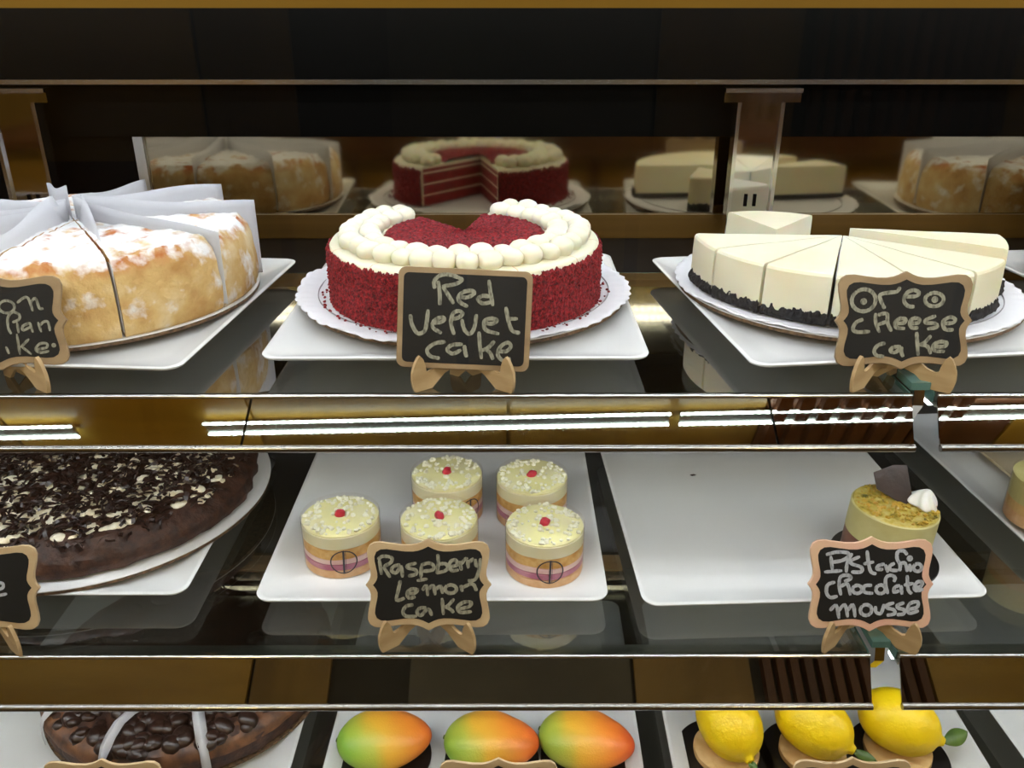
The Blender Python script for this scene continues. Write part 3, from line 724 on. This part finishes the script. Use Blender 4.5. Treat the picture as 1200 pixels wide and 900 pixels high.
# ------------------------------------------------------------------ chocolate chunk cake on the lowest shelf
round_board(-.333, .702, Z3+.0192, .1445, 'thin round board under the chocolate chunk cake', m_corr, .0022)
def chunk_cake():
    random.seed(21)
    zb = Z3+.0217
    t = thing('chocolate_cake', 'round chocolate cake covered in dark chunks with white paper between slices', 'cake', (-.333, .702, zb))
    r = .1430; H = .030
    prof = [(.0001, 0), (r*.97, 0), (r, .002), (r+.001, .012), (r, .020), (r-.006, .027)]+[(r-.012-k*(r-.012)/10, H) for k in range(0, 10)]+[(.0001, H)]
    def dp(v, a, q):
        d = .0016*nz3(v, 40)+.0014*nz3(v, 120)
        return v if v.z < .001 else v+Vector((math.cos(a)*d, math.sin(a)*d, d*(v.z > .02)))
    fixn(obj('cake_body', revolve(prof, 180, disp=dp), m_fudge, t, True))
    obj('caramel_band', revolve([(r-.0165, H+.0012), (r-.0105, H-.0002), (r-.004, .0275), (r+.0008, .0205), (r+.0012, .016), (r-.003, .016)], 120, cap=False, disp=lambda v, a, q: v+Vector((math.cos(a), math.sin(a), 0))*.0018*nz3(v, 70)), m_caramel, t, True)
    base = None
    for i in range(260):
        a = random.uniform(-math.pi, 0) if i < 245 else random.random()*3; q = (r-.007)*(1-.55*random.random()**1.3)
        if base is None: o = base = obj('chocolate_chunk', ico(.0085, (0, 0, 0), (1, .85, .6), 2, .05), m_choc, t, True)
        else: o = base.copy(); COL.objects.link(o); o.parent = t
        o.location = (q*math.cos(a), q*math.sin(a), H+.001-.003*(q > r-.012)); s = random.uniform(.8, 1.25)
        o.scale = (s*random.uniform(.8, 1.2), s, s); o.rotation_euler = (random.uniform(-.5, .5), random.uniform(-.5, .5), random.random()*6)
    for i, (deg) in enumerate((-139, -103, -67)):
        a = R(deg); V, F = [], []; ca, sa = math.cos(a), math.sin(a); n = 10; wd = .0055
        path = [(.085, .036), (.10, .043), (.115, .046), (.128, .043), (.137, .038), (.1435, .032), (.1465, .024), (.1475, .014), (.1475, .003)]
        for q, z in path:
            z = max(.001, z-.004)
            for s in (-1, 0, 1):
                zz = z+(.0035 if s == 0 else 0); w_ = wd*(1 if z > .03 else .72)
                V.append((q*ca-s*w_*sa, q*sa+s*w_*ca, zz))
        for k in range(len(path)-1):
            for e in range(2): F.append((k*3+e, k*3+e+1, k*3+e+4, k*3+e+3))
        o = fixn(obj('paper_strip', (V, F), m_paper, t, True)); s_ = o.modifiers.new('s', 'SOLIDIFY'); s_.thickness = .0004
chunk_cake()

# ------------------------------------------------------------------ mango desserts
def mango_mesh(seed, hx=.0455, hy=.0335, hz=.0245):
    V, F = ico(1, sub=4); out = []
    for v in V:
        x, y, z = v
        k = 1-.20*x if x > 0 else 1+.02*x
        yy = y*k+.10*max(0, x)**2; zz = z*(k if z > 0 else .75*k)
        if x > .5: x = x*(1+.02*seed)
        if x < -.6: x = -.6-(abs(x)-.6)*.92
        zz = max(zz, -.62)
        p = Vector((x*hx, yy*hy, zz*hz)); out.append(p*(1+.012*noise.noise(Vector((x, y, z+seed))*1.5)))
    return out, F
for i, (x, y, rz, lb) in enumerate(((-.1195, .6005, 3, 'leftmost mango shaped dessert, green at its left end'), (-.0190, .597, -6, 'middle mango shaped dessert, mostly orange'), (.0700, .600, -16, 'rightmost mango shaped dessert, yellow with a red right end'))):
    disc(x+(.0, .0015, .003)[i], y-.004, Z3+.0124, .0445, ('black round card under the leftmost mango dessert', 'black round card under the middle mango dessert', 'black round card under the rightmost mango dessert')[i])
    t = thing('mango_dessert', lb, 'dessert', (x, y, Z3+.0148), R(rz))
    obj('mango_body', xf(mango_mesh(i), Matrix.Translation((0, 0, .0152))), M_MANGO[i], t, True)
    obj('stem_dimple', revolve([(.0001, 0), (.0022, 0), (.0016, .0012), (.0001, .0014)], 12), m_leaf, t, True, (-.0435, 0, .018)).rotation_euler = (0, R(-75), 0)

# ------------------------------------------------------------------ lemon desserts
def lemon_mesh():
    prof = []; n = 40
    for k in range(n+1):
        s = -1+2*k/n
        q = .0285*max(0, 1-abs(s)**2.25)**.55
        x = s*.0375
        if s > .9: q = max(q, 0); 
        prof.append((max(q, .0001), x))
    # nipple at +end
    prof = [p for p in prof if p[1] < .0350]+[(.0072, .0358), (.0052, .0372), (.0044, .0392), (.0036, .0406), (.0001, .0412)]
    V, F = revolve(prof, 48); M = Matrix.Rotation(R(90), 4, 'Y'); return xf((V, F), M)
for i, (x, y, rz, pt, lr, lb) in enumerate(((.2055, .603, -72, -16, 6, 'leftmost lemon shaped dessert, its tip pointing forward'), (.2845, .601, -42, -10, 8, 'middle lemon shaped dessert, its tip pointing right and forward'), (.3655, .603, -28, -10, 52, 'rightmost lemon shaped dessert with a large green leaf'))):
    disc(x+(-.0025, -.001, .004)[i], y-.006, Z3+.0124, .0455, ('black round card under the leftmost lemon dessert', 'black round card under the middle lemon dessert', 'black round card under the rightmost lemon dessert')[i])
    t = thing('lemon_dessert', lb, 'dessert', (x, y, Z3+.0148), R(rz))
    br = .0305
    bx = Matrix.Translation((.004, -.002, 0))
    fixn(obj('biscuit_base', xf(revolve([(.0001, 0), (br-.001, 0), (br, .001), (br, .0065), (br-.002, .008), (.0001, .008)], 48, disp=lambda v, a, q: v+Vector((math.cos(a), math.sin(a), 0))*.0005*nz3(v, 120)), bx), m_biscuit, t, True))
    M = Matrix.Translation((0, 0, .0352)) @ Matrix.Rotation(R(-pt), 4, 'Y')
    fixn(obj('lemon_body', xf(lemon_mesh(), M), m_lemon, t, True))
    # leaf at the tip
    V, F = [], []; n = 10; L_ = (.011, .021, .034)[i]
    for k in range(n+1):
        u = k/n; wd = (.0032, .0046, .0075)[i]*math.sin(math.pi*min(1, u*.96+.04))**.8
        for s in (-1, 0, 1): V.append((u*L_, s*wd, .0012*abs(s)-.004*u*u+.001))
    for k in range(n):
        for e in range(2): F.append((k*3+e, k*3+e+1, k*3+e+4, k*3+e+3))
    tip = M @ Vector((.0405, 0, 0))
    o = fixn(obj('leaf', (V, F), m_leaf, t, True)); o.location = tip-Vector((.001, 0, .001)); o.rotation_euler = (R(35), 0, R(lr))
    o.modifiers.new('s', 'SOLIDIFY').thickness = .0005

# ------------------------------------------------------------------ chalkboard signs
Q = [(0, 1.0), (.05, .965), (.10, .93), (.17, .895), (.27, .87), (.42, .872), (.6, .905), (.75, .935), (.86, .925), (.935, .86), (.97, .74), (.962, .6), (.94, .45), (.92, .32), (.917, .2), (.94, .11), (.975, .04), (1.0, 0)]
def plaque(hw, hh):
    q = Q; P = [(u, v) for u, v in q]+[(u, -v) for u, v in q[::-1][1:]]+[(-u, -v) for u, v in q[1:]]+[(-u, v) for u, v in q[::-1][1:-1]]
    return [(u*hw, v*hh) for u, v in P][::-1]
def rect(hw, hh, rad):
    P = [(x, y) for x, y, _ in rr(hw, rad, 0, 7, hh)]; return P
def area(P): return sum(P[i][0]*P[(i+1) % len(P)][1]-P[(i+1) % len(P)][0]*P[i][1] for i in range(len(P)))
def ccw(P): return P if area(P) > 0 else P[::-1]
def ell(cx, cy, rx, ry, n=14, s=-2.2): return [(cx+rx*math.cos(s-math.tau*i/n), cy+ry*math.sin(s-math.tau*i/n)) for i in range(n+1)]
def smooth(P, k=5):
    if len(P) < 3: return [(P[0][0]+(P[1][0]-P[0][0])*t/6, P[0][1]+(P[1][1]-P[0][1])*t/6) for t in range(7)]
    o = []
    for i in range(len(P)-1):
        p0 = P[max(0, i-1)]; p1 = P[i]; p2 = P[i+1]; p3 = P[min(len(P)-1, i+2)]
        for t in range(k):
            t /= k; f = lambda a, b, c, d: .5*((2*b)+(-a+c)*t+(2*a-5*b+4*c-d)*t*t+(-a+3*b-3*c+d)*t**3)
            o.append((f(p0[0], p1[0], p2[0], p3[0]), f(p0[1], p1[1], p2[1], p3[1])))
    return o+[P[-1]]
def stroke(P, wd, seed):
    P = smooth(P) if len(P) > 1 else P; rnd = random.Random(seed)
    if len(P) == 1:
        c = P[0]; V = [(c[0]+wd*.9*math.cos(math.tau*i/10), 0, c[1]+wd*.9*math.sin(math.tau*i/10)) for i in range(10)]; return V, [tuple(range(10))]
    n = len(P); V, F = [], []
    for i in range(n):
        a = P[max(0, i-1)]; b = P[min(n-1, i+1)]; dx, dy = b[0]-a[0], b[1]-a[1]; L = math.hypot(dx, dy) or 1e-9
        nx, ny = -dy/L, dx/L; e = min(i, n-1-i); h = wd*.5*(.55 if e == 0 else .9 if e == 1 else 1)*(1+rnd.uniform(-.1, .1))
        V += [(P[i][0]+nx*h, 0, P[i][1]+ny*h), (P[i][0]-nx*h, 0, P[i][1]-ny*h)]
    for i in range(n-1): F.append((2*i, 2*i+1, 2*i+3, 2*i+2))
    return V, F
def leg_profile():
    return [(0, 0), (.015, 0), (.020, .004), (.027, .0095), (.035, .0120), (.043, .0095), (.049, .004), (.053, 0), (.062, 0), (.061, .010), (.054, .021), (.044, .028), (.034, .030), (.027, .021), (.019, .0155), (.013, .0138), (.0105, .0150), (.0098, .0200), (.0080, .0255), (.0055, .0285), (.0032, .0270), (.0005, .0225), (-.0018, .0165), (-.0024, .0100), (-.0015, .0040)]
def sign(x, y, z, hw, hh, roll, label, frame, chalk, words, shape='plaque', org=(0, 0, 1, 1), wd=.0028, tilt=16, yaw=0, spread=.037, legs=(1, 1)):
    t = thing('chalkboard_sign', label, 'sign', (x, y, z+.0003), R(yaw))
    M = Matrix.Translation((0, 0, .0155)) @ Matrix.Rotation(R(-tilt), 4, 'X') @ Matrix.Translation((0, 0, hh)) @ Matrix.Rotation(R(roll), 4, 'Y')
    P = ccw(plaque(hw, hh) if shape == 'plaque' else rect(hw, hh, .006))
    k = .0062
    P2 = [(u*(1-k/hw), v*(1-k/hh)) for u, v in P] if shape == 'plaque' else ccw(rect(hw-.0042, hh-.0042, .004))
    b = fixn(obj('frame_board', xf(extrude(P, .003), M), frame, t)); bevel(b, .0004, 1)
    fixn(obj('chalk_panel', xf(extrude(P2, .0009), M @ Matrix.Translation((0, -.0004, 0))), m_slate, t))
    cx, cy, sx, sy = org; L = []
    for i, s in enumerate(words):
        L.append(xf(stroke([((u-cx)*hw/sx, -(v-cy)*hh/sy) for u, v in s], wd, i), M @ Matrix.Translation((0, -.0009-.00004*(i % 4), 0))))
    if L: obj('lettering', join(*L), chalk, t)
    for s in (-1, 1):
        if not legs[0 if s < 0 else 1]: continue
        LP = leg_profile(); V, F = extrude(LP, .0028)
        # profile x runs backwards from the hook towards the centre line
        A = Matrix.Translation((s*spread, -.0085, 0)) @ Matrix.Rotation(R(90+s*52) if s > 0 else R(90-52), 4, 'Z')
        fixn(obj('easel_leg', xf((V, F), A), m_ply, t))
    return t
W_red = [[(375, 145), (385, 220), (385, 298)], [(355, 195), (350, 150), (390, 112), (450, 108), (515, 130), (525, 145), (480, 168), (400, 180)], [(405, 180), (440, 235), (475, 290)],
 [(505, 245), (560, 250), (605, 225), (590, 208), (540, 215), (505, 245), (515, 280), (565, 308)], [(700, 140), (710, 220), (725, 305)], [(705, 245), (660, 240), (630, 262), (660, 288), (710, 280)],
 [(195, 355), (205, 420), (240, 475), (285, 460), (300, 400), (310, 325)], [(340, 410), (390, 405), (415, 385), (390, 375), (345, 400), (340, 440), (395, 475)],
 [(475, 485), (455, 410), (470, 350), (510, 335), (530, 355), (500, 378), (460, 385)], [(525, 385), (540, 450), (575, 480), (605, 440), (620, 355)],
 [(660, 410), (720, 415), (750, 395), (715, 382), (670, 400), (680, 455), (765, 480)], [(808, 310), (825, 400), (850, 460), (900, 475)], [(810, 385), (885, 385)],
 [(420, 530), (350, 540), (300, 580), (320, 620), (380, 635)], [(530, 545), (460, 550), (430, 580), (465, 605), (520, 580)], [(540, 550), (545, 590), (555, 628)],
 [(635, 465), (640, 550), (650, 640)], [(735, 525), (690, 570), (650, 585)], [(665, 570), (705, 600), (725, 645)], [(760, 590), (810, 590), (840, 560), (820, 535), (775, 560), (755, 610), (790, 650), (840, 635)]]
def unroll(W, cx, cy, deg):
    c, s = math.cos(R(deg)), math.sin(R(deg)); return [[((x-cx)*c+(y-cy)*s+cx, -(x-cx)*s+(y-cy)*c+cy) for x, y in P] for P in W]
W_oreo = [ell(210, 240, 80, 78), [(210, 248)], [(355, 300), (325, 240), (320, 200), (380, 185), (430, 178), (450, 145)], [(480, 215), (560, 210), (578, 185), (540, 168), (495, 190), (480, 240), (510, 280), (555, 285)],
 ell(685, 235, 62, 48), [(688, 235)], [(215, 375), (170, 395), (148, 440), (175, 465), (265, 462)], [(295, 330), (300, 400), (330, 470)], [(310, 345), (370, 335), (380, 400), (410, 462)], [(310, 415), (390, 385)],
 [(435, 405), (490, 400), (500, 375), (460, 370), (430, 400), (445, 435), (500, 440)], [(530, 405), (585, 400), (590, 372), (550, 370), (528, 400), (545, 435), (590, 435)],
 [(705, 350), (640, 378), (640, 400), (700, 405), (715, 430), (650, 445)], [(760, 405), (820, 400), (835, 375), (800, 360), (755, 390), (770, 445), (830, 450)],
 [(375, 545), (325, 560), (300, 600), (320, 635), (370, 640)], [(480, 570), (430, 575), (410, 600), (440, 612), (485, 580)], [(485, 570), (485, 610), (500, 645)],
 [(580, 465), (590, 550), (600, 635)], [(680, 490), (640, 540), (600, 560)], [(605, 555), (660, 570), (685, 625)], [(700, 570), (770, 570), (790, 545), (745, 535), (700, 560), (710, 600), (780, 605)]]
W_ital = [ell(35, 280, 50, 45), [(105, 255), (150, 220), (180, 225), (200, 320)], [(185, 270), (225, 225), (245, 300), (270, 300)], [(45, 480), (30, 430), (35, 360), (70, 320), (110, 340), (105, 375), (60, 395)], [(90, 395), (92, 475)],
 [(175, 402), (125, 425), (125, 455), (178, 430)], [(172, 400), (185, 475)], [(240, 475), (225, 400)], [(230, 430), (262, 400), (290, 405), (295, 470)], [(0, 570), (15, 625)], [(80, 480), (85, 635)], [(155, 520), (95, 580)], [(100, 575), (160, 635)],
 [(200, 600), (260, 590), (265, 560), (220, 560), (190, 600), (220, 625), (275, 615)], [(310, 575)]]
W_choc = [[(-30, 200), (5, 200), (20, 235), (0, 265), (-25, 270)], [(20, 400), (85, 385), (90, 355), (50, 355), (22, 395), (50, 430), (115, 420)], [(-20, 580), (10, 580), (12, 520), (-10, 520)]]
W_rasp = [[(135, 160), (150, 275)], [(125, 165), (160, 140), (225, 150), (220, 185), (165, 215)], [(165, 215), (215, 295)], [(290, 200), (240, 215), (225, 245), (260, 260), (295, 215), (305, 295)], [(410, 190), (350, 205), (345, 225), (400, 240), (405, 270), (345, 285)],
 [(445, 205), (440, 300)], [(440, 205), (500, 190), (535, 210), (525, 240), (450, 250)], [(410, 318), (490, 305)], [(565, 125), (570, 190), (560, 260)], [(565, 200), (620, 195), (640, 225), (610, 250), (550, 262)],
 [(660, 215), (705, 205), (700, 170), (665, 175), (650, 210), (670, 245), (720, 240)], [(725, 175), (740, 245)], [(735, 200), (770, 160), (780, 165)], [(785, 165), (790, 230)], [(790, 190), (830, 155)], [(842, 160), (848, 210), (872, 200)], [(880, 155), (868, 240), (840, 310), (785, 320)],
 [(290, 315), (275, 380), (260, 460), (320, 445)], [(340, 410), (390, 410), (415, 385), (370, 380), (340, 405), (350, 445), (400, 435)], [(450, 390), (480, 355), (490, 430)], [(490, 385), (530, 355), (545, 425)], [(545, 385), (585, 360), (600, 415)], ell(660, 380, 42, 30),
 [(735, 350), (745, 400)], [(745, 370), (800, 345), (830, 350), (850, 395)], [(385, 495), (330, 505), (305, 550), (335, 580), (410, 578)], [(480, 515), (430, 520), (410, 550), (440, 572), (490, 525), (520, 575)],
 [(595, 445), (605, 570)], [(685, 450), (640, 500), (610, 515)], [(620, 510), (660, 530), (680, 555)], [(715, 525), (790, 510), (810, 480), (760, 475), (710, 510), (730, 550), (815, 545)]]
W_pist = [[(160, 172), (240, 152), (320, 158), (328, 185), (280, 215), (200, 228)], [(196, 180), (212, 290)], [(150, 300), (285, 290)], [(355, 160), (320, 230), (315, 305)], [(415, 185), (350, 215), (355, 240), (425, 265), (425, 300), (350, 300)], [(465, 140), (480, 240), (500, 300), (540, 315)], [(440, 240), (520, 225)],
 [(600, 240), (550, 255), (545, 280), (590, 280)], [(605, 245), (625, 305)], [(675, 235), (640, 255), (645, 285), (700, 290)], [(765, 175), (740, 145), (695, 150), (690, 200), (715, 250), (710, 295)], [(715, 240), (750, 235), (770, 300)], [(785, 240), (795, 300)], [(785, 200)], ell(845, 268, 30, 28),
 [(235, 375), (180, 395), (170, 450), (200, 490), (255, 480)], [(280, 475), (265, 400), (275, 335), (330, 325), (350, 350), (300, 370)], [(275, 410), (325, 390), (350, 475)], ell(400, 430, 35, 30), [(510, 400), (455, 405), (455, 450), (520, 460)], ell(575, 430, 35, 32),
 [(630, 465), (610, 390), (615, 340), (650, 325), (680, 345), (670, 375)], [(720, 400), (680, 415), (675, 450), (715, 440)], [(725, 400), (735, 470)], [(770, 325), (780, 430), (810, 465)], [(745, 400), (820, 385)], [(830, 415), (870, 410), (885, 380), (850, 375), (825, 410), (840, 440), (895, 430)],
 [(200, 590), (245, 550), (270, 650)], [(260, 600), (310, 545), (335, 640)], [(325, 600), (370, 545), (390, 640)], ell(470, 585, 42, 40), [(540, 555), (545, 600), (580, 610), (600, 560), (605, 540)], [(680, 530), (625, 550), (630, 570), (680, 585), (680, 615), (625, 625)],
 [(755, 530), (705, 550), (710, 570), (755, 585), (750, 615), (700, 620)], [(790, 580), (850, 565), (855, 525), (800, 535), (780, 580), (800, 610), (865, 590)]]
sign(-.0345, .598, Z1, .0505, .0380, 2.6, 'rectangular chalkboard sign reading Red Velvet cake', m_plyedge, m_chalk, unroll(W_red, 540, 390, 2.6), 'rect', (540, 390, 430, 318), .0030)
sign(.2975, .597, Z1, .0520, .0372, 0, 'scalloped chalkboard sign in front of the white cheesecake', m_plyedge, m_chalk, W_oreo, 'plaque', (493, 386, 465, 352), .0029)
sign(-.3865, .597, Z1, .0520, .0362, -1, 'scalloped chalkboard sign cut off at the upper left of the photograph', m_plyedge, m_chalk, W_ital, 'plaque', (-50, 394, 460, 352), .0020, yaw=4)
sign(-.0660, .551, Z2, .0510, .0378, 0, 'scalloped chalkboard sign reading Raspberry Lemon cake', m_plytan, m_chalk, W_rasp, 'plaque', (495, 352, 466, 336), .0029, tilt=20)
sign(.2910, .549, Z2, .0508, .0390, 0, 'scalloped chalkboard sign with pink tinted frame reading Pistachio chocolate mousse', m_plypink, m_chalkw, W_pist, 'plaque', (505, 395, 470, 355), .0029, tilt=20)
sign(-.4300, .549, Z2, .0510, .0372, 0, 'scalloped chalkboard sign cut off at the left before the shaving pie', m_plytan, m_chalkw, W_choc, 'plaque', (-87, 385, 405, 290), .0026, tilt=20)
for x, lb in ((-.342, 'scalloped chalkboard sign at the bottom edge before the chocolate chunk cake'), (-.010, 'scalloped chalkboard sign at the bottom edge before the mango desserts'), (.287, 'scalloped chalkboard sign at the bottom edge before the lemon desserts')):
    sign(x, .503, Z3, .0510, .0385, 0, lb, m_plytan, m_chalk, [], 'plaque', tilt=16)
